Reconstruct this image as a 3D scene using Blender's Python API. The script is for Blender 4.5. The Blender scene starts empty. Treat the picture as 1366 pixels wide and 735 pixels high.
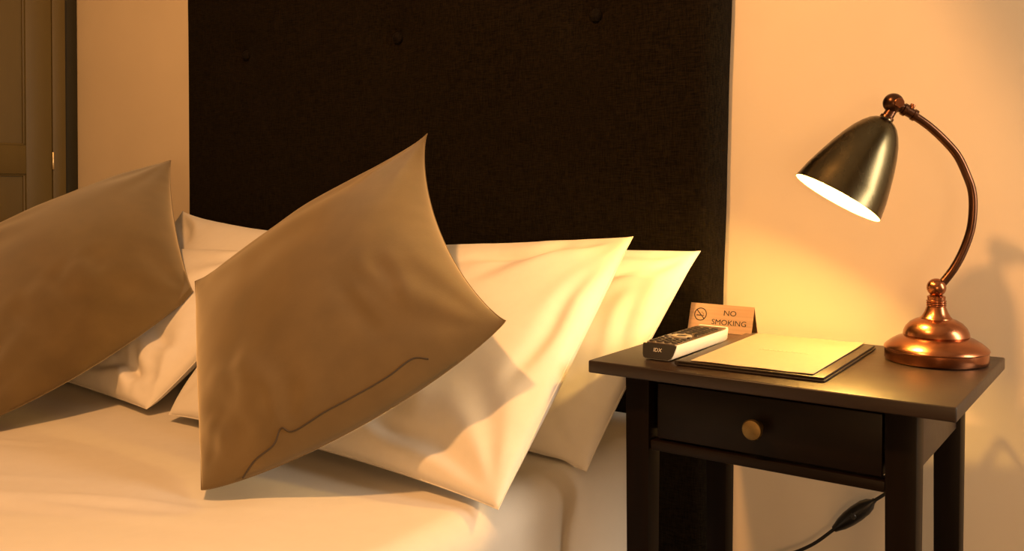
import bpy, bmesh, math, random
from mathutils import Vector, Matrix, noise
from mathutils.bvhtree import BVHTree
random.seed(7)
PI = math.pi
scene = bpy.context.scene
COL = scene.collection

# ------------------------------------------------------------------ helpers
def link(o, parent=None):
    COL.objects.link(o)
    if parent is not None:
        o.parent = parent
    return o

def tag(o, label=None, cat=None, group=None, kind=None):
    if label: o['label'] = label
    if cat: o['category'] = cat
    if group: o['group'] = group
    if kind: o['kind'] = kind
    return o

def root_of(o):
    while o.parent is not None:
        o = o.parent
    return o

def empty(name, loc, label, cat, group=None, rz=0.0):
    o = bpy.data.objects.new(name, None)
    o.empty_display_size = 0.05
    o.location = loc
    o.rotation_euler = (0, 0, rz)
    link(o)
    return tag(o, label, cat, group)

def mesh_obj(name, bm, mats, parent=None, smooth=True, angle=40, local=False):
    """World-space bmesh -> one object.  With a parent the vertices are moved
    into the frame of the thing's root (all children sit at local origin)."""
    me = bpy.data.meshes.new(name)
    bmesh.ops.recalc_face_normals(bm, faces=bm.faces)
    if parent is not None and not local:
        r = root_of(parent)
        M = Matrix.Translation(r.location) @ r.rotation_euler.to_matrix().to_4x4()
        bm.transform(M.inverted())
    bm.to_mesh(me)
    bm.free()
    if not isinstance(mats, (list, tuple)):
        mats = [mats]
    for m in mats:
        me.materials.append(m)
    if smooth:
        me.shade_smooth()
        me.set_sharp_from_angle(angle=math.radians(angle))
    o = bpy.data.objects.new(name, me)
    return link(o, parent)

def add_box(bm, lo, hi, bevel=0.0, seg=2, mat=0):
    b = bmesh.new()
    bmesh.ops.create_cube(b, size=1.0)
    for v in b.verts:
        v.co = Vector([lo[i] + (v.co[i] + .5) * (hi[i] - lo[i]) for i in range(3)])
    if bevel > 0:
        bmesh.ops.bevel(b, geom=list(b.edges), offset=bevel, segments=seg, profile=.5, affect='EDGES')
    merge(bm, b, mat)

def merge(bm, b, mat=0):
    mp = {}
    for v in b.verts:
        mp[v] = bm.verts.new(v.co)
    for f in b.faces:
        try:
            nf = bm.faces.new([mp[v] for v in f.verts])
            nf.material_index = mat
        except ValueError:
            pass
    b.free()

def box_bm(lo, hi, bevel=0.0, seg=2):
    bm = bmesh.new()
    add_box(bm, lo, hi, bevel, seg)
    return bm

def lathe(bm, prof, origin=(0, 0, 0), axis=(0, 0, 1), n=48, mat=0, matfn=None):
    """prof: list of (radius, height along axis)."""
    a = Vector(axis).normalized()
    t = Vector((1, 0, 0)) if abs(a.x) < .9 else Vector((0, 1, 0))
    e1 = a.cross(t).normalized(); e2 = a.cross(e1)
    O = Vector(origin)
    rings = []
    for r, h in prof:
        if r < 1e-6:
            rings.append([bm.verts.new(O + a * h)])
        else:
            rings.append([bm.verts.new(O + a * h + (e1 * math.cos(k * 2 * PI / n) + e2 * math.sin(k * 2 * PI / n)) * r) for k in range(n)])
    for i in range(len(rings) - 1):
        A, B = rings[i], rings[i + 1]
        for k in range(n):
            k2 = (k + 1) % n
            if len(A) == 1 and len(B) == 1: continue
            if len(A) == 1: vs = [A[0], B[k], B[k2]]
            elif len(B) == 1: vs = [A[k], A[k2], B[0]]
            else: vs = [A[k], A[k2], B[k2], B[k]]
            f = bm.faces.new(vs)
            f.material_index = matfn(i) if matfn else mat
    for ring, flip in ((rings[0], True), (rings[-1], False)):
        if len(ring) > 1 and matfn is None:
            bm.faces.new(ring[::-1] if flip else ring).material_index = mat

def sphere_prof(r, c=0.0, n=14):
    return [(max(0.0, r * math.sin(PI * i / n)) if 0 < i < n else 0.0, c - r * math.cos(PI * i / n)) for i in range(n + 1)]

def catmull(pts, per=8):
    P = [Vector(p) for p in pts]
    P = [P[0] * 2 - P[1]] + P + [P[-1] * 2 - P[-2]]
    out = []
    for i in range(1, len(P) - 2):
        p0, p1, p2, p3 = P[i - 1:i + 3]
        for k in range(per):
            t = k / per
            out.append(.5 * ((2 * p1) + (p2 - p0) * t + (2 * p0 - 5 * p1 + 4 * p2 - p3) * t * t + (3 * p1 - p0 - 3 * p2 + p3) * t ** 3))
    out.append(P[-2].copy())
    return out

def tube(bm, pts, rad, n=12, mat=0, squash=None):
    rads = rad if isinstance(rad, (list, tuple)) else [rad] * len(pts)
    pts = [Vector(p) for p in pts]
    prev = None
    rings = []
    for i, p in enumerate(pts):
        d = (pts[min(i + 1, len(pts) - 1)] - pts[max(i - 1, 0)]).normalized()
        if prev is None:
            t = Vector((0, 0, 1)) if abs(d.z) < .9 else Vector((1, 0, 0))
            e = d.cross(t).normalized()
        else:
            e = (prev - d * prev.dot(d)).normalized()
        prev = e
        f = d.cross(e)
        rings.append([bm.verts.new(p + (e * math.cos(k * 2 * PI / n) + f * math.sin(k * 2 * PI / n)) * rads[i]) for k in range(n)])
    for A, B in zip(rings, rings[1:]):
        for k in range(n):
            bm.faces.new([A[k], A[(k + 1) % n], B[(k + 1) % n], B[k]]).material_index = mat
    bm.faces.new(rings[0][::-1]).material_index = mat
    bm.faces.new(rings[-1]).material_index = mat

def text_bm(body, size, depth=0.00015):
    cu = bpy.data.curves.new('lettering', 'FONT')
    cu.body = body; cu.size = size; cu.align_x = 'CENTER'; cu.align_y = 'CENTER'
    cu.extrude = depth; cu.resolution_u = 4
    o = bpy.data.objects.new('lettering', cu)
    COL.objects.link(o)
    dg = bpy.context.evaluated_depsgraph_get()
    me = bpy.data.meshes.new_from_object(o.evaluated_get(dg))
    bm = bmesh.new(); bm.from_mesh(me)
    bpy.data.objects.remove(o); bpy.data.meshes.remove(me); bpy.data.curves.remove(cu)
    return bm

def sstep(a, b, x):
    t = min(1.0, max(0.0, (x - a) / (b - a)))
    return t * t * (3 - 2 * t)

# ------------------------------------------------------------------ materials
def new_mat(name):
    m = bpy.data.materials.new(name)
    m.use_nodes = True
    nt = m.node_tree
    b = nt.nodes['Principled BSDF']
    return m, nt, b

def N(nt, kind, **kw):
    n = nt.nodes.new(kind)
    for k, v in kw.items():
        if k in n.inputs.keys(): n.inputs[k].default_value = v
        else: setattr(n, k, v)
    return n

def noisy(name, col, rough=.6, metal=0.0, var=.12, scale=(20, 20, 20), nscale=1.0, detail=4.0, bump=0.0, bscale=None,
          bdist=.001, spec=.5, sheen=0.0, rvar=0.0, coat=0.0):
    m, nt, b = new_mat(name)
    tc = N(nt, 'ShaderNodeTexCoord')
    mp = N(nt, 'ShaderNodeMapping'); mp.inputs['Scale'].default_value = scale
    nt.links.new(tc.outputs['Object'], mp.inputs['Vector'])
    nz = N(nt, 'ShaderNodeTexNoise'); nz.inputs['Scale'].default_value = nscale; nz.inputs['Detail'].default_value = detail
    nt.links.new(mp.outputs['Vector'], nz.inputs['Vector'])
    cr = N(nt, 'ShaderNodeValToRGB')
    cr.color_ramp.elements[0].position = .3; cr.color_ramp.elements[1].position = .7
    cr.color_ramp.elements[0].color = (*[c * (1 - var) for c in col], 1)
    cr.color_ramp.elements[1].color = (*[min(1, c * (1 + var)) for c in col], 1)
    nt.links.new(nz.outputs['Fac'], cr.inputs['Fac'])
    nt.links.new(cr.outputs['Color'], b.inputs['Base Color'])
    b.inputs['Roughness'].default_value = rough
    b.inputs['Metallic'].default_value = metal
    b.inputs['Specular IOR Level'].default_value = spec
    b.inputs['Sheen Weight'].default_value = sheen
    b.inputs['Sheen Roughness'].default_value = .5
    b.inputs['Sheen Tint'].default_value = (1.0, .86, .62, 1)
    b.inputs['Coat Weight'].default_value = coat
    if rvar > 0:
        mr = N(nt, 'ShaderNodeMapRange')
        mr.inputs['To Min'].default_value = rough - rvar; mr.inputs['To Max'].default_value = rough + rvar
        nt.links.new(nz.outputs['Fac'], mr.inputs['Value'])
        nt.links.new(mr.outputs['Result'], b.inputs['Roughness'])
    if bump > 0:
        mp2 = N(nt, 'ShaderNodeMapping'); mp2.inputs['Scale'].default_value = bscale or scale
        nt.links.new(tc.outputs['Object'], mp2.inputs['Vector'])
        n2 = N(nt, 'ShaderNodeTexNoise'); n2.inputs['Scale'].default_value = 1.0; n2.inputs['Detail'].default_value = 3.0
        nt.links.new(mp2.outputs['Vector'], n2.inputs['Vector'])
        bp = N(nt, 'ShaderNodeBump'); bp.inputs['Strength'].default_value = bump; bp.inputs['Distance'].default_value = bdist
        nt.links.new(n2.outputs['Fac'], bp.inputs['Height'])
        nt.links.new(bp.outputs['Normal'], b.inputs['Normal'])
    return m

def weave_mat(name, col, var, sx, sz, rough=.8, sheen=0.0, bump=.5):
    """cloth with visible warp and weft slubs along X and Z"""
    m, nt, b = new_mat(name)
    tc = N(nt, 'ShaderNodeTexCoord')
    outs = []
    for sc in ((sx, sx * .3, sz), (sz, sx * .3, sx)):
        mp = N(nt, 'ShaderNodeMapping'); mp.inputs['Scale'].default_value = sc
        nt.links.new(tc.outputs['Object'], mp.inputs['Vector'])
        nz = N(nt, 'ShaderNodeTexNoise'); nz.inputs['Scale'].default_value = 1.0; nz.inputs['Detail'].default_value = 2.0
        nt.links.new(mp.outputs['Vector'], nz.inputs['Vector'])
        outs.append(nz)
    mx = N(nt, 'ShaderNodeMath'); mx.operation = 'ADD'
    nt.links.new(outs[0].outputs['Fac'], mx.inputs[0]); nt.links.new(outs[1].outputs['Fac'], mx.inputs[1])
    hf = N(nt, 'ShaderNodeMath'); hf.operation = 'MULTIPLY'; hf.inputs[1].default_value = .5
    nt.links.new(mx.outputs[0], hf.inputs[0])
    cr = N(nt, 'ShaderNodeValToRGB')
    cr.color_ramp.elements[0].position = .36; cr.color_ramp.elements[1].position = .64
    cr.color_ramp.elements[0].color = (*[c * (1 - var) for c in col], 1)
    cr.color_ramp.elements[1].color = (*[c * (1 + var) for c in col], 1)
    nt.links.new(hf.outputs[0], cr.inputs['Fac'])
    nt.links.new(cr.outputs['Color'], b.inputs['Base Color'])
    b.inputs['Roughness'].default_value = rough
    b.inputs['Specular IOR Level'].default_value = .02
    b.inputs['Sheen Weight'].default_value = sheen
    bp = N(nt, 'ShaderNodeBump'); bp.inputs['Strength'].default_value = bump; bp.inputs['Distance'].default_value = .0008
    nt.links.new(hf.outputs[0], bp.inputs['Height'])
    nt.links.new(bp.outputs['Normal'], b.inputs['Normal'])
    return m

def emit_mat(name, col, strength):
    m, nt, b = new_mat(name)
    b.inputs['Base Color'].default_value = (.9, .9, .85, 1)
    b.inputs['Emission Color'].default_value = (*col, 1)
    b.inputs['Emission Strength'].default_value = strength
    return m

M = {}
M['wall'] = noisy('wall_paint', (.84, .73, .57), rough=.75, var=.02, scale=(6, 6, 6), bump=.12, bscale=(220, 220, 220), bdist=.0006, spec=.25)
M['ceiling'] = noisy('ceiling_paint', (.82, .80, .75), rough=.9, var=.02)
M['floor'] = noisy('carpet', (.24, .19, .14), rough=.95, var=.3, scale=(150, 150, 150), bump=.5, bscale=(400, 400, 400))
M['wall2'] = noisy('darkened_wall_paint', (.50, .42, .32), rough=.8, var=.02, scale=(6, 6, 6))  # unseen walls made darker to cut bounced light
M['trim'] = noisy('gloss_trim', (.7, .66, .58), rough=.4, var=.03)
M['ward'] = noisy('wardrobe_paint', (.105, .076, .020), rough=.5, var=.05, scale=(30, 30, 4), bump=.08, bscale=(200, 200, 20))
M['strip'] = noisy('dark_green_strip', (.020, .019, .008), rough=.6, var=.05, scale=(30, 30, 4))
M['brass'] = noisy('hinge_brass', (.85, .68, .38), rough=.3, metal=1.0, var=.1)
M['linen'] = noisy('white_cotton', (.80, .77, .72), rough=.85, var=.015, scale=(60, 60, 60), bump=.10, bscale=(500, 500, 500), bdist=.0004, spec=.2, sheen=.15)
M['sheet'] = noisy('white_sheet', (.68, .655, .61), rough=.85, var=.015, scale=(40, 40, 40), bump=.08, bscale=(500, 500, 500), bdist=.0004, spec=.2, sheen=.1)
M['cushion'] = noisy('taupe_velvet', (.108, .074, .033), rough=.85, var=.16, scale=(14, 14, 14), detail=5, bump=.15, bscale=(350, 350, 350), bdist=.0006, spec=.12, sheen=.85)
M['thread'] = noisy('dark_thread', (.05, .036, .024), rough=.8, var=.1)
M['head'] = weave_mat('charcoal_weave', (.0100, .0072, .0040), .6, 700, 60, rough=.9, sheen=.02, bump=.7)
M['button'] = weave_mat('charcoal_button', (.011, .009, .007), .4, 700, 60, rough=.75)
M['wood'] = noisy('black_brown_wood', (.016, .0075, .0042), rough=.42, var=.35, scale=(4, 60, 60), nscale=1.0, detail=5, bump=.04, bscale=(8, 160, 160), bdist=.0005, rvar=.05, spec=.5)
M['woodv'] = noisy('black_brown_wood_upright_shaded', (.0048, .0022, .001), rough=.45, var=.35, scale=(60, 60, 4), nscale=1.0, detail=5, bump=.1, bscale=(160, 160, 8), bdist=.0005, spec=.10)  # same wood as the tabletop, shade of the uprights put into the colour
M['woodh'] = noisy('black_brown_wood_front_shaded', (.0060, .0027, .0012), rough=.42, var=.35, scale=(4, 60, 60), detail=5, bump=.1, bscale=(8, 160, 160), bdist=.0005, spec=.18)  # same wood again, darkened for the dim front
M['knob'] = noisy('old_brass_knob', (.22, .155, .065), rough=.5, metal=1.0, var=.2, scale=(60, 60, 60))
M['copper'] = noisy('antique_copper', (.34, .135, .065), rough=.25, metal=1.0, var=.16, scale=(30, 30, 30), rvar=.05)
M['bronze'] = noisy('dark_bronze', (.10, .047, .027), rough=.30, metal=1.0, var=.2, scale=(40, 40, 40), rvar=.05)
M['shade'] = noisy('gunmetal_shade', (.105, .088, .05), rough=.27, metal=1.0, var=.10, scale=(60, 60, 12), rvar=.04)
M['lining'] = noisy('white_enamel_lining', (.62, .53, .34), rough=.5, var=.02)
M['bulb'] = emit_mat('lit_bulb', (1.0, .56, .13), 1400.0)
M['black'] = noisy('black_plastic', (.012, .011, .010), rough=.3, var=.1, spec=.5)
M['cord'] = noisy('black_cord', (.010, .009, .008), rough=.5, var=.1)
M['remtop'] = noisy('remote_faceplate', (.075, .05, .038), rough=.33, var=.08, spec=.6)
M['remwhite'] = noisy('remote_white_shell', (.78, .75, .70), rough=.35, var=.02)
M['rembtn'] = noisy('remote_rubber_button', (.022, .018, .016), rough=.5, var=.15)
M['rembtn2'] = noisy('remote_pale_button', (.30, .25, .20), rough=.45, var=.1)
M['logo'] = noisy('pale_print', (.8, .78, .72), rough=.5, var=.02)
M['leather'] = noisy('black_leatherette', (.028, .020, .015), rough=.42, var=.25, scale=(200, 200, 200), bump=.25, bscale=(500, 500, 500), bdist=.0004)
M['paper'] = noisy('cream_paper', (.36, .295, .22), rough=.7, var=.02, scale=(90, 90, 90))
M['faint'] = noisy('faint_print', (.60, .54, .42), rough=.7, var=.02)
M['sign'] = noisy('brushed_bronze_plate', (.72, .50, .32), rough=.36, metal=1.0, var=.10, scale=(6, 300, 300), rvar=.05)
M['ink'] = noisy('black_print', (.012, .009, .007), rough=.6, var=.05)

# ------------------------------------------------------------------ camera
F = 1246.5; PITCH = .015; YAW = .6174; HORIZON = 259.2      # focal length and principal row in pixels of 1366x735
CAM = Vector((.6498, -1.0940, .9447))
fw = Vector((-math.sin(YAW) * math.cos(PITCH), math.cos(YAW) * math.cos(PITCH), -math.sin(PITCH)))
rt = Vector((math.cos(YAW), math.sin(YAW), 0)); up = rt.cross(fw)
cd = bpy.data.cameras.new('camera'); cam = bpy.data.objects.new('camera', cd); link(cam)
R3 = Matrix((rt, up, -fw)).transposed()
cam.matrix_world = Matrix.Translation(CAM) @ R3.to_4x4()
cd.sensor_width = 36.0; cd.lens = F * 36.0 / 1366.0; cd.clip_start = .02
cd.shift_y = -(367.5 - HORIZON) / 1366.0
scene.camera = cam

# ------------------------------------------------------------------ room
WY = .46            # back wall plane
LX, RX, FY, CZ = -2.66, 1.75, -3.0, 2.55
def struct(name, lo, hi, mat):
    o = mesh_obj(name, box_bm(lo, hi), mat, smooth=False)
    return tag(o, kind='structure')
struct('floor', (LX - .1, FY - .1, -.08), (RX + .1, WY + .1, 0), M['floor'])
struct('ceiling', (LX - .1, FY - .1, CZ), (RX + .1, WY + .1, CZ + .08), M['ceiling'])
struct('wall_back', (LX - .1, WY, 0), (RX + .1, WY + .1, CZ), M['wall'])
struct('wall_left', (LX - .1, FY, 0), (LX, WY, CZ), M['wall'])
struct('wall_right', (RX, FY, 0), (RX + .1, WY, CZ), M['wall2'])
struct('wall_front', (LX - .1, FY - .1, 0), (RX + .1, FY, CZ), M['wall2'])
struct('baseboard_back', (.012, WY - .015, 0), (RX, WY, .10), M['trim'])

# ------------------------------------------------------------------ wardrobe (fitted, on the left, faces +X)
WX = -2.046
w = empty('wardrobe', (-2.34, -.38, 0), 'tall dark olive-brown panelled wardrobe at the left beside the wall', 'wardrobe')
mesh_obj('carcass', box_bm((LX + .004, -1.20, .0), (WX - .025, .4075, 2.30), .002), M['ward'], w)
bm = bmesh.new()
add_box(bm, (WX - .024, .3685, .0), (WX, .4080, 2.30), .0015)
add_box(bm, (WX - .024, -1.20, .0), (WX, -1.16, 2.30), .0015)
add_box(bm, (WX - .024, -1.16, 2.22), (WX, .3685, 2.30), .0015)
add_box(bm, (WX - .024, -1.16, .0), (WX, .3685, .10), .0015)
mesh_obj('face_frame', bm, M['ward'], w)
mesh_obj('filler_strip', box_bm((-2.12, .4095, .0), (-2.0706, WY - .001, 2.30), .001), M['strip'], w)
def door(y0, y1, hinge_y):
    bm = bmesh.new()
    x0, x1 = WX - .023, WX - .001
    S = .076
    add_box(bm, (x0, y1 - S, .103), (x1, y1, 2.217), .0018)
    add_box(bm, (x0, y0, .103), (x1, y0 + S, 2.217), .0018)
    for z0, z1 in ((.103, .20), (.963, 1.045), (2.12, 2.217)):
        add_box(bm, (x0, y0 + S, z0), (x1, y1 - S, z1), .0018)
    # recessed panels with a bevelled moulding
    for z0, z1 in ((.20, .963), (1.045, 2.12)):
        add_box(bm, (x0 + .001, y0 + S - .004, z0 - .004), (x1 - .011, y1 - S + .004, z1 + .004))
        mx = .006
        add_box(bm, (x1 - .012, y1 - S - mx, z0), (x1 - .005, y1 - S + .001, z1), .002)
        add_box(bm, (x1 - .012, y0 + S - .001, z0), (x1 - .005, y0 + S + mx, z1), .002)
        add_box(bm, (x1 - .012, y0 + S, z1 - mx), (x1 - .005, y1 - S, z1 + .001), .002)
        add_box(bm, (x1 - .012, y0 + S, z0 - .001), (x1 - .005, y1 - S, z0 + mx), .002)
    d = mesh_obj('door', bm, M['ward'], w)
    for hz in (.30, 1.002, 1.90):
        bm = bmesh.new()
        lathe(bm, [(.0, -.026), (.0022, -.0255), (.0030, -.024), (.0030, .024), (.0022, .0255), (.0, .026)], (WX + .0018, hinge_y, hz), n=14)
        tag(mesh_obj('hinge', bm, M['brass'], d), 'brass hinge')
    bm = bmesh.new()
    ky = y0 + .035 if hinge_y > y0 + .2 else y1 - .035
    lathe(bm, [(.008, 0), (.007, .012), (.014, .018), (.016, .026), (.010, .032), (0, .034)], (x1, ky, 1.05), (1, 0, 0), n=24)
    mesh_obj('door_knob', bm, M['brass'], d)
door(-.396, .3662, .3675)
door(-1.158, -.400, -1.1595)

# ------------------------------------------------------------------ headboard
HX0, HX1, HF, HB = -1.462, .004, .400, WY - .003
BUT = [(-1.2306, 1.2535), (-.7268, 1.2530), (-.2325, 1.2515)]
hb = empty('headboard', (-.718, .43, 0), 'tall charcoal fabric headboard with deep tufted buttons behind the bed', 'headboard')
bm = bmesh.new()
NX, NZ = 170, 150
z0, z1 = .04, 1.62
def hb_front(i, j):
    u, v = i / NX, j / NZ
    x = HX0 + (HX1 - HX0) * u; z = z0 + (z1 - z0) * v
    y = HF
    dx = min(x - HX0, HX1 - x); dz = min(z - z0, z1 - z); r = .032
    q = math.hypot(max(0, r - dx), max(0, r - dz))
    y += r - math.sqrt(max(0, r * r - q * q))
    for bx, bz in BUT:
        q2 = (x - bx) ** 2 + (z - bz) ** 2
        y += .016 * math.exp(-q2 / .0035) + .006 * math.exp(-q2 / .0005)
    y += .0022 * noise.noise(Vector((x * 5, z * 5, 3.1)))
    xx = x + .003 * noise.noise(Vector((z * 6, 0, 9.0))) * (1 if abs(u - .5) > .49 else 0)
    xx += .024 * max(0.0, z - .70) * sstep(.93, 1.0, u)      # the right side is not quite upright
    return Vector((xx, y, z))
G = [[bm.verts.new(hb_front(i, j)) for j in range(NZ + 1)] for i in range(NX + 1)]
for i in range(NX):
    for j in range(NZ):
        bm.faces.new([G[i][j], G[i + 1][j], G[i + 1][j + 1], G[i][j + 1]])
loop = [G[i][0] for i in range(NX + 1)] + [G[NX][j] for j in range(1, NZ + 1)] + [G[i][NZ] for i in range(NX - 1, -1, -1)] + [G[0][j] for j in range(NZ - 1, 0, -1)]
back = [bm.verts.new((v.co.x, HB, v.co.z)) for v in loop]
for k in range(len(loop)):
    k2 = (k + 1) % len(loop)
    bm.faces.new([loop[k], back[k], back[k2], loop[k2]])
bm.faces.new(back)
mesh_obj('panel', bm, M['head'], hb, angle=60)
for bx, bz in BUT:
    bm = bmesh.new()
    lathe(bm, [(.0, .0105), (.006, .0095), (.011, .006), (.0135, .001), (.0125, -.004), (.0, -.005)], (bx, HF + .0185, bz), (0, -1, 0), n=28)
    mesh_obj('button', bm, M['button'], hb)

# ------------------------------------------------------------------ bed
BX0, BX1, BY0, BY1, TOP = -1.395, -.045, -1.52, .393, .528
bed = empty('bed', (-.72, -.56, 0), 'white-sheeted double bed standing against the charcoal headboard', 'bed')
mesh_obj('bed_base', box_bm((BX0 + .05, BY0 + .06, .06), (BX1 - .10, BY1 - .01, .27), .01), M['head'], bed)
mesh_obj('mattress', box_bm((BX0 + .04, BY0 + .05, .272), (BX1 - .10, BY1 - .008, .505), .035, 4), M['linen'], bed)
for sx in (BX0 + .12, BX1 - .16):
    for sy in (BY0 + .14, BY1 - .12):
        bm = bmesh.new()
        lathe(bm, [(.022, 0), (.026, .01), (.026, .06)], (sx, sy, 0), n=20)
        mesh_obj('leg', bm, M['woodv'], bed)

def top_z(x, y):
    z = TOP
    z -= .010 * math.exp(-(((x + .405) / .07) ** 2 + ((y + .32) / .05) ** 2))
    n1 = noise.noise(Vector((x * 2.6 + y * 1.3, y * 2.2, 1.7)))
    z += .005 * n1
    # long soft ridges pulled across the front of the sheet
    s = (x * .55 - y * .84)
    z += .0022 * math.sin(s * 34 + 3 * noise.noise(Vector((x * 1.7, y * 1.7, 5)))) * sstep(-.15, -.45, y) * (0.5 + .5 * noise.noise(Vector((x * 3, y * 3, 11.))))
    for (cx, cy, ang, ln, wd, am) in ((-.86, -.55, .55, .20, .012, .005), (-.62, -.50, .35, .22, .014, .004), (-.98, -.40, .42, .15, .010, .004), (-.50, -.42, .5, .16, .012, .004)):
        dx, dy = x - cx, y - cy
        a = dx * math.cos(ang) + dy * math.sin(ang); b = -dx * math.sin(ang) + dy * math.cos(ang)
        z += am * math.exp(-(a / ln) ** 2) * (math.exp(-(b / wd) ** 2) - .6 * math.exp(-((b + 1.6 * wd) / wd) ** 2))
    return z

def side_x(y, d):
    """outward bulge of the hanging right side; d = drop below the top (m)"""
    k = sstep(.0, .12, d)
    v = -.020 * math.exp(-((y - .035 - .05 * d) / .030) ** 2) * k
    v += .022 * sstep(.04, .17, y) * k - .085 * sstep(.22, .37, y) * sstep(0, .05, d)      # tucked in at the head corner
    v += .006 * math.sin(y * 15 + 1.0) * k * sstep(-.2, -.5, y)
    v += .016 * d
    return v

bm = bmesh.new()
prof = []           # (kind, a) walk from left hem over the top to the right hem
r = .045
HEM = .40
for k in range(14): prof.append(('L', HEM - (HEM - r) * k / 14))
for k in range(9): prof.append(('LA', k / 9))
NT = 120
for k in range(NT + 1): prof.append(('T', k / NT))
for k in range(1, 10): prof.append(('RA', k / 9))
for k in range(1, 31): prof.append(('R', r + (HEM - r) * k / 30))
NYS = 190
rows = []
for j in range(NYS + 1):
    y = BY0 + (BY1 - BY0) * j / NYS
    row = []
    for kd, a in prof:
        if kd == 'T':
            x = BX0 + r + (BX1 - BX0 - 2 * r) * a; z = top_z(x, y)
        elif kd == 'LA':
            th = a * PI / 2
            x = BX0 + r - r * math.cos(th); z = top_z(BX0 + r, y) - r + r * math.sin(th)
        elif kd == 'RA':
            th = a * PI / 2
            x = BX1 - r + r * math.sin(th); z = top_z(BX1 - r, y) - r + r * math.cos(th)
            x += side_x(y, TOP - z)
        elif kd == 'L':
            x = BX0 - .02 * a; z = TOP - a
        else:
            z = top_z(BX1 - r, y) - a; x = BX1 + side_x(y, a)
        row.append(bm.verts.new((x, y, z)))
    rows.append(row)
for j in range(NYS):
    for i in range(len(prof) - 1):
        bm.faces.new([rows[j][i], rows[j][i + 1], rows[j + 1][i + 1], rows[j + 1][i]])
sheet = mesh_obj('bed_sheet', bm, M['sheet'], angle=70)
sol = sheet.modifiers.new('thickness', 'SOLIDIFY'); sol.thickness = .004; sol.offset = -1
tag(sheet, 'smooth white bed sheet spread over the mattress and hanging down its side', 'bed sheet')
bm = bmesh.new(); bm.from_mesh(sheet.data)
SHEET = BVHTree.FromBMesh(bm); bm.free()

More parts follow.
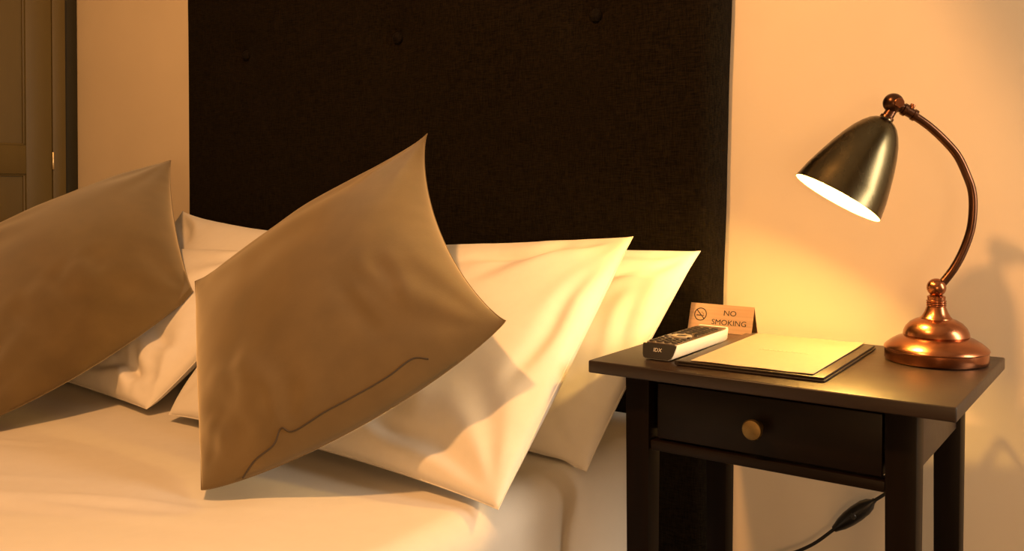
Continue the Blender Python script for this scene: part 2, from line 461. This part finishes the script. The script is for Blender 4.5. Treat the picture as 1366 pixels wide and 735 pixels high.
# ------------------------------------------------------------------ pillows and cushions
def pillow(name, quad, tf, tb, mat, label, cat, group, ears=.05, power=.42, NU=140, NV=108, creases=(), wr=.004, wseed=0.0,
           behind=(), bend=None, sag=(0, 0, 0, 0), seam=None, bedclamp=True, cornersharp=1.0, edge_w=.004):
    """quad = TL,TR,BR,BL.  tf/tb front and back half-thickness.
    creases: (u0,v0,u1,v1,width,depth) valleys (+) or ridges (-) on the front."""
    TL, TR, BR, BL = [Vector(q) for q in quad]
    n = (BR - TL).cross(TR - BL).normalized()
    if n.y > 0: n = -n
    e4 = ears if isinstance(ears, tuple) else (ears,) * 4      # left, top, right, bottom
    Lu = ((TR - TL).length + (BR - BL).length) / 2; Lv = ((TL - BL).length + (TR - BR).length) / 2
    ctr = (TL + TR + BR + BL) / 4
    def base(u, v):
        # edges bow inwards between the corner ears
        cu = max(0, 4 * u * (1 - u)); cv = max(0, 4 * v * (1 - v))
        cu2 = cu ** .8; cv2 = cv ** .8
        uu = u + cv2 * (e4[0] if u < .5 else e4[2]) * (1 - 2 * u) * abs(1 - 2 * u) ** 1.5
        vv = v + cu2 * (e4[3] if v < .5 else e4[1]) * (1 - 2 * v) * abs(1 - 2 * v) ** 1.5
        p = (BL * (1 - uu) + BR * uu) * (1 - vv) + (TL * (1 - uu) + TR * uu) * vv
        e_l, e_t, e_r, e_b = sag      # extra push of each edge midpoint along the world vertical
        p = p + Vector((0, 0, 1)) * (e_t * cu * v * v + e_b * cu * (1 - v) ** 2 + e_l * cv * (1 - u) ** 2 + e_r * cv * u * u)
        if bend: p = p + n * bend(u, v)
        return p
    def prof_h(u, v):
        a = max(0.0, 4 * u * (1 - u)); b = max(0.0, 4 * v * (1 - v))
        return (a ** power) * (b ** power)
    def wrinkle(u, v):
        d = 0.0
        for (u0, v0, u1, v1, wd, am) in creases:
            ax, ay = u0 * Lu, v0 * Lv; bx, by = u1 * Lu, v1 * Lv
            px, py = u * Lu, v * Lv
            L = math.hypot(bx - ax, by - ay)
            tx, ty = (bx - ax) / L, (by - ay) / L
            s = (px - ax) * tx + (py - ay) * ty
            q = -(px - ax) * ty + (py - ay) * tx
            q += .25 * wd * math.sin(s * 40 + u0 * 30)
            fade = sstep(-.15 * L, .25 * L, s) * (1 - sstep(.6 * L, 1.1 * L, s))
            d -= 1.25 * am * fade * (math.exp(-(q / wd) ** 2) - .7 * math.exp(-((q - 1.9 * wd) / (1.2 * wd)) ** 2))
        # pulls radiating from the four corners
        for cu, cv in ((0, 0), (1, 0), (0, 1), (1, 1)):
            dx, dy = (u - cu) * Lu, (v - cv) * Lv
            rr = math.hypot(dx, dy)
            an = math.atan2(abs(dy), abs(dx))
            wgt = sstep(.02, .07, rr) * (1 - sstep(.09, .27, rr))
            d += wr * wgt * math.sin(an * 11 + 2.5 * noise.noise(Vector((cu * 5 + wseed, cv * 5, rr * 6)))) * (.6 + .4 * noise.noise(Vector((an * 2, cu + 3 * cv, wseed))))
        # gathers along the seams
        de = min(u * Lu, (1 - u) * Lu, v * Lv, (1 - v) * Lv)
        al = (v * Lv) if min(u, 1 - u) * Lu < min(v, 1 - v) * Lv else (u * Lu)
        d += wr * .35 * math.exp(-(de / .03) ** 2) * noise.noise(Vector((al * 38, de * 8, wseed + 4)))
        # broad unevenness of the filling
        d += wr * 1.3 * noise.noise(Vector((u * Lu * 7, v * Lv * 7, wseed + 9)))
        return d
    P = []
    bm = bmesh.new()
    gf, gb = {}, {}
    edge = lambda i, j: i in (0, NU) or j in (0, NV)
    warp = lambda t: t + .115 * math.sin(2 * PI * t) * -.6      # more rows close to the seam
    for i in range(NU + 1):
        for j in range(NV + 1):
            u, v = warp(i / NU), warp(j / NV)
            p = base(u, v); h = prof_h(u, v)
            f = p + n * (tf * h + wrinkle(u, v) * min(1, h * 1.6))
            k = p - n * (tb * h - .6 * wrinkle(1 - u, v) * min(1, h * 1.5))
            gf[i, j] = f; gb[i, j] = k
    # rest on what lies behind
    if behind:
        for key in gb:
            f, k = gf[key], gb[key]
            smax = None
            for bvh in behind:
                hit, _, _, _ = bvh.ray_cast(k + n * .6, -n, 1.2)
                if hit is not None:
                    s = (hit - k).dot(n) + .003
                    smax = s if smax is None else max(smax, s)
            if smax is not None and smax > 0 and smax < .11:
                k = k + n * smax
                gb[key] = k
                th = .010 if not edge(*key) else 0.0
                lack = th - (f - k).dot(n)
                if edge(*key): gf[key] = f + n * smax
                elif lack > 0: gf[key] = f + n * lack
    if bedclamp:
        for g in (gf, gb):
            for key in g:
                p = g[key]
                off = .0035 + (.004 if g is gf else 0)
                hit, nn, _, _ = SHEET.ray_cast(Vector((p.x, p.y, 1.2)), Vector((0, 0, -1)), 2)
                if hit is not None and p.z < hit.z + off:
                    # inside the bed: nearest way out
                    dz = hit.z + off - p.z
                    near, nn, _, dist = SHEET.find_nearest(p)
                    if near is not None and dist + off < dz and nn.x > .3:
                        p = near + nn * off
                    else:
                        p = Vector((p.x, p.y, hit.z + off))
                    g[key] = p
        for key in gf:
            if edge(*key): gf[key] = (gf[key] + gb[key]) / 2; gb[key] = gf[key]
    # light relaxing so that clamped zones stay smooth
    for it in range(1):
        for g in (gf, gb):
            h = dict(g)
            for i in range(1, NU):
                for j in range(1, NV):
                    g[i, j] = h[i, j] * .5 + (h[i - 1, j] + h[i + 1, j] + h[i, j - 1] + h[i, j + 1]) * .125
    vf, vb = {}, {}
    for key in gf:
        vf[key] = bm.verts.new(gf[key])
        vb[key] = vf[key] if edge(*key) else bm.verts.new(gb[key])
    for i in range(NU):
        for j in range(NV):
            bm.faces.new([vf[i, j], vf[i + 1, j], vf[i + 1, j + 1], vf[i, j + 1]])
            q = [vb[i, j], vb[i, j + 1], vb[i + 1, j + 1], vb[i + 1, j]]
            try: bm.faces.new(q)
            except ValueError: pass
    bmesh.ops.recalc_face_normals(bm, faces=bm.faces)
    bvh = BVHTree.FromBMesh(bm)
    root = empty(name, (ctr.x, ctr.y, min(BL.z, BR.z)), label, cat, group)
    mesh_obj('cover' if cat == 'cushion' else 'pillowcase', bm, mat, root, angle=75)
    # sewn seam round the rim
    rim = [gf[i, 0] for i in range(0, NU)] + [gf[NU, j] for j in range(0, NV)] + [gf[i, NV] for i in range(NU, 0, -1)] + [gf[0, j] for j in range(NV, 0, -1)]
    bm = bmesh.new()
    tube(bm, rim + [rim[0]], .0008, n=6)
    mesh_obj('edge_seam', bm, mat, root)
    if seam:
        pts = []
        for (u, v) in catmull([Vector((a, b, 0)) for a, b in seam], 10) and [(q.x, q.y) for q in catmull([Vector((a, b, 0)) for a, b in seam], 10)]:
            p = base(u, v)
            hit, nn, _, _ = bvh.ray_cast(p + n * .4, -n, .8)
            if hit is not None: pts.append(hit + n * .0004)
        bm = bmesh.new(); tube(bm, pts, .0011, n=6)
        tag(mesh_obj('stitched_seam', bm, M['thread'], root), 'dark stitched seam line')
    return bvh

PG = 'white pillows leaning against the headboard'
CG = 'taupe scatter cushions on the pillows'
bB = pillow('pillow', [(-.7086, .335, .814), (.0146, .335, .8283), (-.0413, .066, .5237), (-.7313, .07, .5582)], .062, .055, M['linen'],
            'white pillow nearest the nightstand, leaning behind another and touching the headboard', 'pillow', PG, ears=(.04, .02, .012, .03), wseed=1.3,
            creases=((.98, .93, .80, .72, .012, .006), (.99, .20, .93, .80, .010, .004), (.97, .97, .66, .86, .012, .005), (.72, .6, .9, .3, .02, .004)), sag=(0, -.006, 0, 0))
bC = pillow('pillow', [(-1.3838, .34, .8668), (-.7687, .335, .821), (-.7511, .08, .5582), (-1.3785, .08, .5587)], .060, .055, M['linen'],
            'white pillow against the far left end of the headboard, mostly hidden by cushions', 'pillow', PG, ears=.04, wseed=5.1,
            creases=((.02, .95, .30, .72, .015, .006),), sag=(0, -.008, 0, 0))
bA = pillow('pillow', [(-.7642, .205, .8141), (-.0408, .205, .8565), (-.03, -.166, .5373), (-.765, -.125, .540)], .062, .060, M['linen'],
            'white pillow right behind the middle taupe cushion, its lower corner at the bed edge', 'pillow', PG, ears=(-.035, .02, .004, .02), wseed=2.2,
            behind=(bB,), sag=(0, -.010, 0, .006),
            creases=((.985, .98, .62, .80, .016, .008), (.97, .90, .93, .30, .014, .006), (.42, .97, .30, .70, .010, .005), (.97, .05, .55, .16, .016, .007), (.62, .32, .74, .12, .02, .006), (.88, .96, .70, .70, .014, .004)))
bD = pillow('pillow', [(-1.4546, .20, .7889), (-.8685, .205, .799), (-.8314, -.125, .5401), (-1.4416, -.06, .5404)], .060, .055, M['linen'],
            'white pillow under the left taupe cushion, lower corner crumpled on the sheet', 'pillow', PG, ears=(.04, .03, -.055, .01), wseed=7.7,
            behind=(bC,), sag=(0, -.006, 0, .0), wr=.007,
            creases=((.99, .04, .70, .22, .012, .008), (.97, .14, .60, .10, .012, .008), (.90, .02, .80, .25, .010, .008), (.96, .30, .70, .34, .014, .006)))
pillow('scatter_cushion', [(-.731, -.096, .770), (-.389, .120, 1.024), (-.064, -.103, .761), (-.407, -.322, .532)], .088, .060, M['cushion'],
       'taupe velvet cushion standing on one corner in the middle of the bed', 'cushion', CG, ears=(.005, .05, .085, -.085), power=.62, wseed=3.3, wr=.004,
       behind=(bA, bB), sag=(0, 0, 0, 0), seam=[(.05, -.005), (.13, .0), (.2, .02), (.27, .03), (.31, .05), (.34, .035), (.45, .04), (.55, .04), (.65, .04), (.73, .045), (.77, .03)],
       creases=((.06, .27, .22, .06, .020, .0075), (.17, .22, .31, .10, .018, .0045), (.03, .16, .10, .04, .014, .006), (.60, .36, .68, .10, .015, .0028), (.66, .38, .73, .12, .015, .003), (.73, .37, .78, .14, .014, .0028), (.34, .05, .40, .14, .016, .004), (.35, .85, .80, .80, .03, .003), (.30, .60, .62, .70, .04, .0025)))
pillow('scatter_cushion', [(-1.42, -.17, .815), (-1.343, .28, .993), (-.924, .04, .722), (-.945, -.385, .540)], .072, .060, M['cushion'],
       'taupe velvet cushion at the left edge of the bed, nearest the wardrobe', 'cushion', CG, ears=(.0, -.03, .035, -.06), power=.6, wseed=8.4, wr=.004,
       behind=(bD, bC),
       creases=((.24, .34, .34, .12, .022, .005), (.42, .38, .48, .14, .022, .004), (.62, .26, .52, .40, .024, .003)))

# ------------------------------------------------------------------ nightstand
ns = empty('nightstand', (.23, .175, 0), 'dark brown-black wooden nightstand with one drawer beside the bed', 'nightstand')
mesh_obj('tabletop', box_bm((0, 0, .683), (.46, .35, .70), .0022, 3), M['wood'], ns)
LEG = .036
lx0, lx1, ly0, ly1 = .0392, .4135, .033, .336
for x in (lx0, lx1 - LEG):
    for y in (ly0, ly1 - LEG):
        bm = box_bm((x, y, 0), (x + LEG, y + LEG, .683), .0022, 2)
        for v in bm.verts:            # legs taper a little below the drawer
            k = 1 - .22 * sstep(.58, .0, v.co.z)
            v.co.x = x + LEG / 2 + (v.co.x - x - LEG / 2) * k
            v.co.y = y + LEG / 2 + (v.co.y - y - LEG / 2) * k
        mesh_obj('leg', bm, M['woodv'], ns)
mesh_obj('side_panel', box_bm((lx0 + .008, ly0 + LEG, .604), (lx0 + .024, ly1 - LEG, .683), .0012), M['wood'], ns)
mesh_obj('side_panel', box_bm((lx1 - .022, ly0 + LEG, .604), (lx1 - .006, ly1 - LEG, .683), .0012), M['wood'], ns)
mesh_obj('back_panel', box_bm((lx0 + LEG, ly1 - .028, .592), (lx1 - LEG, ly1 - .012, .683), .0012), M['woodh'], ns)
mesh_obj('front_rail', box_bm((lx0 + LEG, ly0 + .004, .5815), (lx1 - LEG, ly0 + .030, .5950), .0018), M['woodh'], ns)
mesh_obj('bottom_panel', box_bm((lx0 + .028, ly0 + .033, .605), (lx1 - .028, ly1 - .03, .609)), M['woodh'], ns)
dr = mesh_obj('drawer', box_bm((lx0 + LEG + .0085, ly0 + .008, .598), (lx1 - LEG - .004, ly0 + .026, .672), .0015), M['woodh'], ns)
bm = bmesh.new()
lathe(bm, [(.0, .0), (.0075, .0), (.0062, .004), (.006, .009), (.0095, .013), (.0128, .017), (.0132, .0195), (.0118, .0222), (.0070, .0238), (0, .0243)], (.2235, ly0 + .008, .6345), (0, -1, 0), n=36)
tag(mesh_obj('drawer_knob', bm, M['knob'], dr), 'round dull brass drawer knob')
mesh_obj('lower_shelf', box_bm((lx0 + .004, ly0 + .004, .17), (lx1 - .004, ly1 - .004, .188), .002), M['woodh'], ns)

# ------------------------------------------------------------------ lamp (local frame: x along the arm's plane, z up from the tabletop)
TH = math.radians(33)
lamp = empty('table_lamp', (.387, .269, .7005), 'lit copper and dark bronze lamp with bell shade and curved arm on nightstand', 'lamp', rz=TH)
def lm(name, bm, mat, parent=None, **k):
    return mesh_obj(name, bm, mat, parent or lamp, local=True, **k)
bm = bmesh.new()
lathe(bm, [(.060, 0), (.0640, .0006), (.0652, .003), (.0652, .0150), (.0662, .0165), (.0655, .0185), (.0625, .0215), (.0565, .0262), (.0490, .0305), (.0430, .0325), (.0412, .0335),
           (.0420, .0352), (.0412, .0395), (.0385, .0455), (.0330, .0515), (.0260, .0555), (.0205, .0572), (.0200, .0582)], n=72)
base = lm('base', bm, M['copper'], angle=30)
bm = bmesh.new()
lathe(bm, [(.0200, .0582), (.0178, .0605), (.0150, .0655), (.0128, .0710), (.0120, .0735), (.0127, .0745), (.0127, .0757), (.0116, .0764), (.0127, .0772), (.0127, .0786), (.0116, .0793), (.0127, .0801), (.0127, .0815), (.0114, .0823), (.0117, .0870), (.0098, .0882), (.0080, .0890)], n=40)
lathe(bm, sphere_prof(.0124, .0990), n=36)
lm('stem', bm, M['copper'], angle=30)
arm_pts = catmull([(.0045, 0, .1005), (.0090, 0, .1060), (.0230, 0, .1250), (.0354, 0, .1489), (.0448, 0, .1770), (.0479, 0, .2047), (.0465, 0, .2290), (.0396, 0, .2503), (.0270, 0, .2770), (.0095, 0, .2979), (-.0110, 0, .3170), (-.0305, 0, .3310), (-.0410, 0, .3365)], 8)
bm = bmesh.new(); tube(bm, arm_pts, .0056, n=20)
lm('arm', bm, M['bronze'], angle=60)
# joint: ball, screw, collar on the arm
bm = bmesh.new()
lathe(bm, sphere_prof(.0136, 0), (-.0590, 0, .3485), (0, 1, 0), n=32)
d = Vector((-.0590 + .0340, 0, .3485 - .3340)).normalized()
lathe(bm, [(.0070, .0), (.0070, .010), (.0086, .0105), (.0086, .0155), (.0068, .0165), (.0068, .025), (.0080, .0255), (.0080, .030)], (-.0550, 0, .3462), -d, n=28)
joint = lm('joint', bm, M['bronze'], angle=30)
bm = bmesh.new()
lathe(bm, [(.0, -.0158), (.0058, -.0156), (.0066, -.0148), (.0066, -.008), (.0, -.007)], (-.0560, 0, .3480), (0, 1, 0), n=24)
lathe(bm, [(.0, .0115), (.0030, .0110), (.0034, .0100), (.0034, .004), (.0, .004)], (-.0370, 0, .3370), (.35, -.25, .9), n=16)
lm('joint_screw', bm, M['copper'], joint)
# shade
ap = Vector((-.0690, 0, .3260)); rc = Vector((-.1330, 0, .2205)); ax = (rc - ap).normalized(); SL = (rc - ap).length
outer = [(.0092, -.002), (.0098, .0), (.0150, .0025), (.0205, .0070), (.0268, .0150), (.0335, .0265), (.0400, .0415), (.0465, .0600), (.0525, .0800), (.0580, .1000), (.0622, SL - .0015), (.0628, SL)]
inner = [(.0618, SL), (.0612, SL - .0015), (.0568, .1000), (.0513, .0800), (.0453, .0600), (.0388, .0415), (.0322, .0265), (.0255, .0150), (.0190, .0080), (.0, .0060)]
bm = bmesh.new()
no = len(outer)
lathe(bm, outer + inner, ap, ax, n=72, matfn=lambda i: 0 if i < no else 1)
shade = lm('shade', bm, [M['shade'], M['lining']], angle=40)
bm = bmesh.new()
lathe(bm, [(.0068, .006), (.0072, .0), (.0094, -.0010), (.0094, -.0045), (.0076, -.0055), (.0070, -.015), (.0076, -.0155), (.0076, -.018)], ap, ax, n=28)
lm('shade_collar', bm, M['bronze'], shade, angle=30)
BT = .024           # bulb centre above the rim plane
bm = bmesh.new()
bc = SL - BT
lathe(bm, [(.0, bc + .0115), (.0045, bc + .0110), (.0080, bc + .0090), (.0100, bc + .0060), (.0105, bc + .0020), (.0105, bc - .0040), (.0100, bc - .0090), (.0090, bc - .0170), (.0085, bc - .0240), (.0, bc - .0240)], ap, ax, n=32)
bulb = lm('bulb', bm, M['bulb'], shade)
tag(bulb, 'glowing bulb')
bm = bmesh.new()
lathe(bm, [(.0, .008), (.012, .008), (.012, bc - .026), (.0105, bc - .0245), (.0, bc - .0245)], ap, ax, n=28)
lm('bulb_holder', bm, M['bronze'], shade)
# flex with in-line switch (world coordinates)
cpts = catmull([(.392, .325, .7036), (.388, .340, .7042), (.385, .353, .7045), (.382, .363, .698), (.378, .372, .670), (.368, .395, .600), (.338, .415, .510), (.292, .420, .463), (.267, .420, .441), (.239, .420, .4145), (.211, .420, .388), (.180, .420, .358), (.151, .420, .337), (.105, .418, .310), (.06, .42, .26), (.045, .425, .19), (.07, .425, .10), (.16, .41, .02), (.33, .40, .006)], 8)
bm = bmesh.new(); tube(bm, cpts, .0027, n=10)
cord = mesh_obj('power_cord', bm, M['cord'], lamp)
bm = bmesh.new()
sp = [Vector((.2700, .420, .4440)), Vector((.2085, .420, .3855))]
dd = (sp[1] - sp[0]); Ln = dd.length
lathe(bm, [(.0, -.001), (.0035, -.001), (.0042, .003), (.0090, .010), (.0118, .020), (.0128, Ln * .45), (.0122, Ln * .62), (.0100, Ln * .8), (.0072, Ln - .008), (.0050, Ln), (.0, Ln)], sp[0], dd, n=28)
sw = mesh_obj('inline_switch', bm, M['black'], cord, angle=35)
bm = bmesh.new()
lathe(bm, [(.0, .0148), (.0040, .0146), (.0050, .0135), (.0050, .009), (.0, .009)], sp[0] + dd * .47, (0, -1, 0), n=18)
mesh_obj('switch_rocker', bm, M['black'], cord)

# ------------------------------------------------------------------ remote control
rm = empty('remote_control', (.0775, .150, .7004), 'white-sided remote control with dark button face at the table edge', 'remote control')
RL, Y0 = .200, .0495
# cross-section: narrow flat belly, flared white flanks
sec = [(-.0170, .0006), (-.0205, .0022), (-.0226, .0060), (-.0240, .0120), (-.0252, .0180), (-.0250, .0205), (.0250, .0205), (.0252, .0180), (.0240, .0120), (.0226, .0060), (.0205, .0022), (.0170, .0006)]
def loft(bm, secs, caps=True):
    rings = [[bm.verts.new(p) for p in s] for s in secs]
    m = len(rings[0])
    for A, B in zip(rings, rings[1:]):
        for k in range(m):
            bm.faces.new([A[k], A[(k + 1) % m], B[(k + 1) % m], B[k]])
    if caps:
        bm.faces.new(rings[0][::-1]); bm.faces.new(rings[-1])
def rsec(t, sx, dz, lean):
    return [Vector((.0775 + x * sx, Y0 + t + lean * (z / .0205), .7004 + dz + z)) for x, z in sec]
bm = bmesh.new()
loft(bm, [rsec(.003, .985, 0, .010), rsec(.008, 1.0, 0, .009), rsec(.03, 1.0, 0, .004), rsec(RL * .5, 1.0, 0, 0), rsec(RL - .02, 1.0, 0, -.004), rsec(RL - .004, .97, .0005, -.006), rsec(RL, .90, .002, -.006)])
mesh_obj('shell', bm, M['remwhite'], rm, angle=35)
bm = bmesh.new()
capsec = [(x * .97, .0010 + z * .955) for x, z in sec]
cs = lambda t: [Vector((.0775 + x, Y0 + t + .010 * (z / .0205), .7004 + z)) for x, z in capsec]
loft(bm, [cs(.0), cs(.0035)])
mesh_obj('front_cap', bm, M['black'], rm, angle=35)
bm = bmesh.new()
pl = []
for k in range(40):
    a = k / 40 * 2 * PI
    c, s = math.cos(a), math.sin(a)
    e = .28
    pl.append((.0775 + .0240 * math.copysign(abs(c) ** e, c), Y0 + .0105 + (RL - .016) / 2 + (RL - .018) / 2 * math.copysign(abs(s) ** .14, s)))
loft(bm, [[Vector((x, y, .7206)) for x, y in pl], [Vector((x, y, .7222)) for x, y in pl]])
mesh_obj('faceplate', bm, M['remtop'], rm, angle=35)
def btn(x, y, w_, l_, mat, h=.0018, rnd=.6):
    bm = bmesh.new()
    ring = []
    for k in range(16):
        a = k / 16 * 2 * PI; c, s = math.cos(a), math.sin(a)
        ring.append((math.copysign(abs(c) ** rnd, c) * w_ / 2, math.copysign(abs(s) ** rnd, s) * l_ / 2))
    loft(bm, [[Vector((x + a, y + b, .7220)) for a, b in ring], [Vector((x + a, y + b, .7222 + h * .7)) for a, b in ring], [Vector((x + a * .8, y + b * .8, .7222 + h)) for a, b in ring]])
    return mesh_obj('button', bm, mat, rm, angle=50)
protos = {}
def rbtn(x, y, w_, l_, mat):
    key = (w_, l_, mat.name)
    if key not in protos:
        protos[key] = (btn(x, y, w_, l_, mat), x, y)
    else:
        o, px_, py_ = protos[key]
        c = o.copy(); c.location = (x - px_, y - py_, 0)
        COL.objects.link(c)
yy = Y0 + .022
for r_ in range(4):
    for c_ in range(4):
        rbtn(.0775 + (c_ - 1.5) * .0112, yy + r_ * .0098, .0078, .0058, M['rembtn'])
yy += .046
# navigation pad
bm = bmesh.new()
lathe(bm, [(.0075, 0), (.0150, 0), (.0150, .0012), (.0142, .0018), (.0085, .0018), (.0075, .0010), (.0075, 0)], (.0775, yy + .012, .7221), n=36, matfn=lambda i: 0)
mesh_obj('navigation_ring', bm, M['rembtn2'], rm)
bm = bmesh.new()
lathe(bm, [(.0, 0), (.0060, 0), (.0060, .0012), (.0050, .0018), (0, .0019)], (.0775, yy + .012, .7221), n=24)
mesh_obj('select_button', bm, M['rembtn'], rm)
for sx in (-1, 1):
    for sy in (0, .024):
        rbtn(.0775 + sx * .0175, yy + sy, .0062, .0062, M['rembtn'])
yy += .038
for r_ in range(6):
    for c_ in range(3):
        rbtn(.0775 + (c_ - 1) * .0138, yy + r_ * .0118, .0098, .0062, M['rembtn'])
bm = text_bm('IDX', .0074)
bm.transform(Matrix.Translation((.0765, Y0 + .0064, .7004 + .0128)) @ Matrix.Rotation(math.radians(90 - 26), 4, 'X') @ Matrix.Shear('XY', 4, (.15, 0)))
tag(mesh_obj('logo', bm, M['logo'], rm, smooth=False), 'small pale logo')

# ------------------------------------------------------------------ folder and its paper
FR = math.radians(1.6)
fd = empty('folder', (.2065, .1715, .7004), 'black leatherette folder lying open-faced on the nightstand', 'folder', rz=FR)
fm = lambda name, bm, mat, **k: mesh_obj(name, bm, mat, fd, local=True, **k)
FWD, FLN = .0965, .1335
fm('back_cover', box_bm((-FWD, -FLN, 0), (FWD, FLN, .0030), .0012, 2), M['leather'])
fm('front_board', box_bm((-FWD + .0005, -FLN + .0005, .0036), (FWD - .001, FLN - .0005, .0062), .0010, 2), M['leather'])
bm = bmesh.new()
tube(bm, [(-FWD + .0005, -FLN + .0002, .0031), (-FWD + .0005, FLN - .0002, .0031)], .0030, n=12)
fm('spine', bm, M['leather'])
pp = empty('paper_sheet', (.2065, .1715, .7070), 'cream sheet of paper lying on the black folder', 'paper', rz=FR)
bm = bmesh.new()
NXp, NYp = 16, 22
pw0, pw1, pl0, pl1 = -.078, .0815, -.1290, .1310
gt, gb_ = {}, {}
for i in range(NXp + 1):
    for j in range(NYp + 1):
        x = pw0 + (pw1 - pw0) * i / NXp; y = pl0 + (pl1 - pl0) * j / NYp
        z = .0006 + .0005 * math.sin(i * .5) ** 2 + .0009 * sstep(.9, 1, i / NXp) * sstep(.8, 1., j / NYp)
        gt[i, j] = bm.verts.new((x, y, z + .0007)); gb_[i, j] = bm.verts.new((x, y, z))
for i in range(NXp):
    for j in range(NYp):
        bm.faces.new([gt[i, j], gt[i + 1, j], gt[i + 1, j + 1], gt[i, j + 1]])
        bm.faces.new([gb_[i, j], gb_[i, j + 1], gb_[i + 1, j + 1], gb_[i + 1, j]])
for i in range(NXp):
    for j in (0, NYp): bm.faces.new([gt[i, j], gb_[i, j], gb_[i + 1, j], gt[i + 1, j]])
for j in range(NYp):
    for i in (0, NXp): bm.faces.new([gt[i, j], gt[i, j + 1], gb_[i, j + 1], gb_[i, j]])
mesh_obj('sheet', bm, M['paper'], pp, local=True)
bm = bmesh.new()
x = -.030
while x < .036:
    l_ = random.uniform(.003, .007)
    add_box(bm, (x, -.002, .0019), (x + l_, .0004, .0021)); x += l_ + random.uniform(.002, .004)
tag(mesh_obj('faint_print', bm, M['faint'], pp, local=True, smooth=False), 'faint unreadable line of print')

# ------------------------------------------------------------------ no smoking sign (folded metal tent card)
sg = empty('no_smoking_sign', (.054, .3325, .7004), 'small folded bronze metal NO SMOKING sign behind the remote control', 'sign')
SW, SH, SD = .108, .0430, .0145          # width, ridge height, half depth
A_ = math.atan2(SD, SH); SLEN = math.hypot(SD, SH)
bm = bmesh.new()
t = .0010
secn = [(-SD, 0), (0, SH), (SD, 0), (SD - t * 1.05, 0), (0, SH - t * 3.0), (-SD + t * 1.05, 0)]
loft(bm, [[Vector((-SW / 2, y, z)) for y, z in secn], [Vector((SW / 2, y, z)) for y, z in secn]])
mesh_obj('plate', bm, M['sign'], sg, local=True, smooth=False)
# frame on the front face: x right, s up the slope
FM = Matrix.Translation((0, -SD, 0)) @ Matrix.Rotation(PI / 2 - A_, 4, 'X') @ Matrix.Translation((0, 0, .0002))
def on_sign(bm, name):
    bm.transform(FM)
    return mesh_obj(name, bm, M['ink'], sg, local=True, smooth=False)
b = text_bm('NO', .0118); b.transform(Matrix.Translation((.0150, SLEN * .70, 0)) @ Matrix.Diagonal((1.18, 1.02, 1, 1))); on_sign(b, 'lettering')
b = text_bm('SMOKING', .0118); b.transform(Matrix.Translation((.0150, SLEN * .36, 0)) @ Matrix.Diagonal((1.12, 1.02, 1, 1))); on_sign(b, 'lettering')
bm = bmesh.new()
cx, cy, ro, ri = -.0350, SLEN * .60, .0108, .0093
def flat(bm, poly, h=.00015):
    a = [bm.verts.new((x, y, -h)) for x, y in poly]; c = [bm.verts.new((x, y, h)) for x, y in poly]
    m = len(poly)
    bm.faces.new(c); bm.faces.new(a[::-1])
    for k in range(m): bm.faces.new([a[k], a[(k + 1) % m], c[(k + 1) % m], c[k]])
K = 40
for k in range(K):
    a0, a1 = k / K * 2 * PI, (k + 1) / K * 2 * PI
    flat(bm, [(cx + ri * math.cos(a0), cy + ri * math.sin(a0)), (cx + ro * math.cos(a0), cy + ro * math.sin(a0)), (cx + ro * math.cos(a1), cy + ro * math.sin(a1)), (cx + ri * math.cos(a1), cy + ri * math.sin(a1))])
def bar(x0, y0, x1, y1, w_):
    d = Vector((x1 - x0, y1 - y0)).normalized(); q = Vector((-d.y, d.x)) * w_ / 2
    flat(bm, [(cx + x0 - q.x, cy + y0 - q.y), (cx + x1 - q.x, cy + y1 - q.y), (cx + x1 + q.x, cy + y1 + q.y), (cx + x0 + q.x, cy + y0 + q.y)])
bar(-.0068, .0068, .0068, -.0068, .0015)
bar(-.0068, -.0018, .0030, -.0018, .0016)
bar(.0036, -.0018, .0048, -.0018, .0016)
bar(.0054, -.0018, .0064, -.0018, .0016)
bar(.0050, -.0002, .0048, .0018, .0006); bar(.0048, .0018, .0024, .0026, .0006); bar(.0024, .0026, .0020, .0046, .0006)
on_sign(bm, 'no_smoking_symbol')

# ------------------------------------------------------------------ light
def light(name, kind, loc, energy, col, aim=None, **kw):
    ld = bpy.data.lights.new(name, kind); ld.energy = energy; ld.color = col
    for k, v in kw.items(): setattr(ld, k, v)
    o = bpy.data.objects.new(name, ld); o.location = loc; link(o)
    if aim is not None:
        o.rotation_euler = (Vector(aim) - Vector(loc)).to_track_quat('-Z', 'Y').to_euler()
    return o
light('ceiling_spotlight', 'SPOT', (-.21, -.98, 2.20), 104, (1.0, .45, .14), aim=(-.85, .2, .75), spot_size=math.radians(85), spot_blend=.14, shadow_soft_size=.05)
light('added_warm_fill', 'POINT', (1.25, -2.1, .85), 36, (1.0, .55, .23), shadow_soft_size=.2)  # added unseen fill, brightens the wall under the nightstand
light('window_daylight', 'AREA', (1.70, .26, 1.05), 34, (1.0, .83, .62), aim=(-.4, -.65, .50), shape='RECTANGLE', size=.32, size_y=1.3)
world = bpy.data.worlds.new('world'); scene.world = world; world.use_nodes = True
world.node_tree.nodes['Background'].inputs['Color'].default_value = (.9, .75, .6, 1)
world.node_tree.nodes['Background'].inputs['Strength'].default_value = .02

scene.view_settings.view_transform = 'Standard'
scene.view_settings.look = 'None'
scene.view_settings.gamma = 1.0
scene.view_settings.use_curve_mapping = False
scene.view_settings.exposure = 0.0
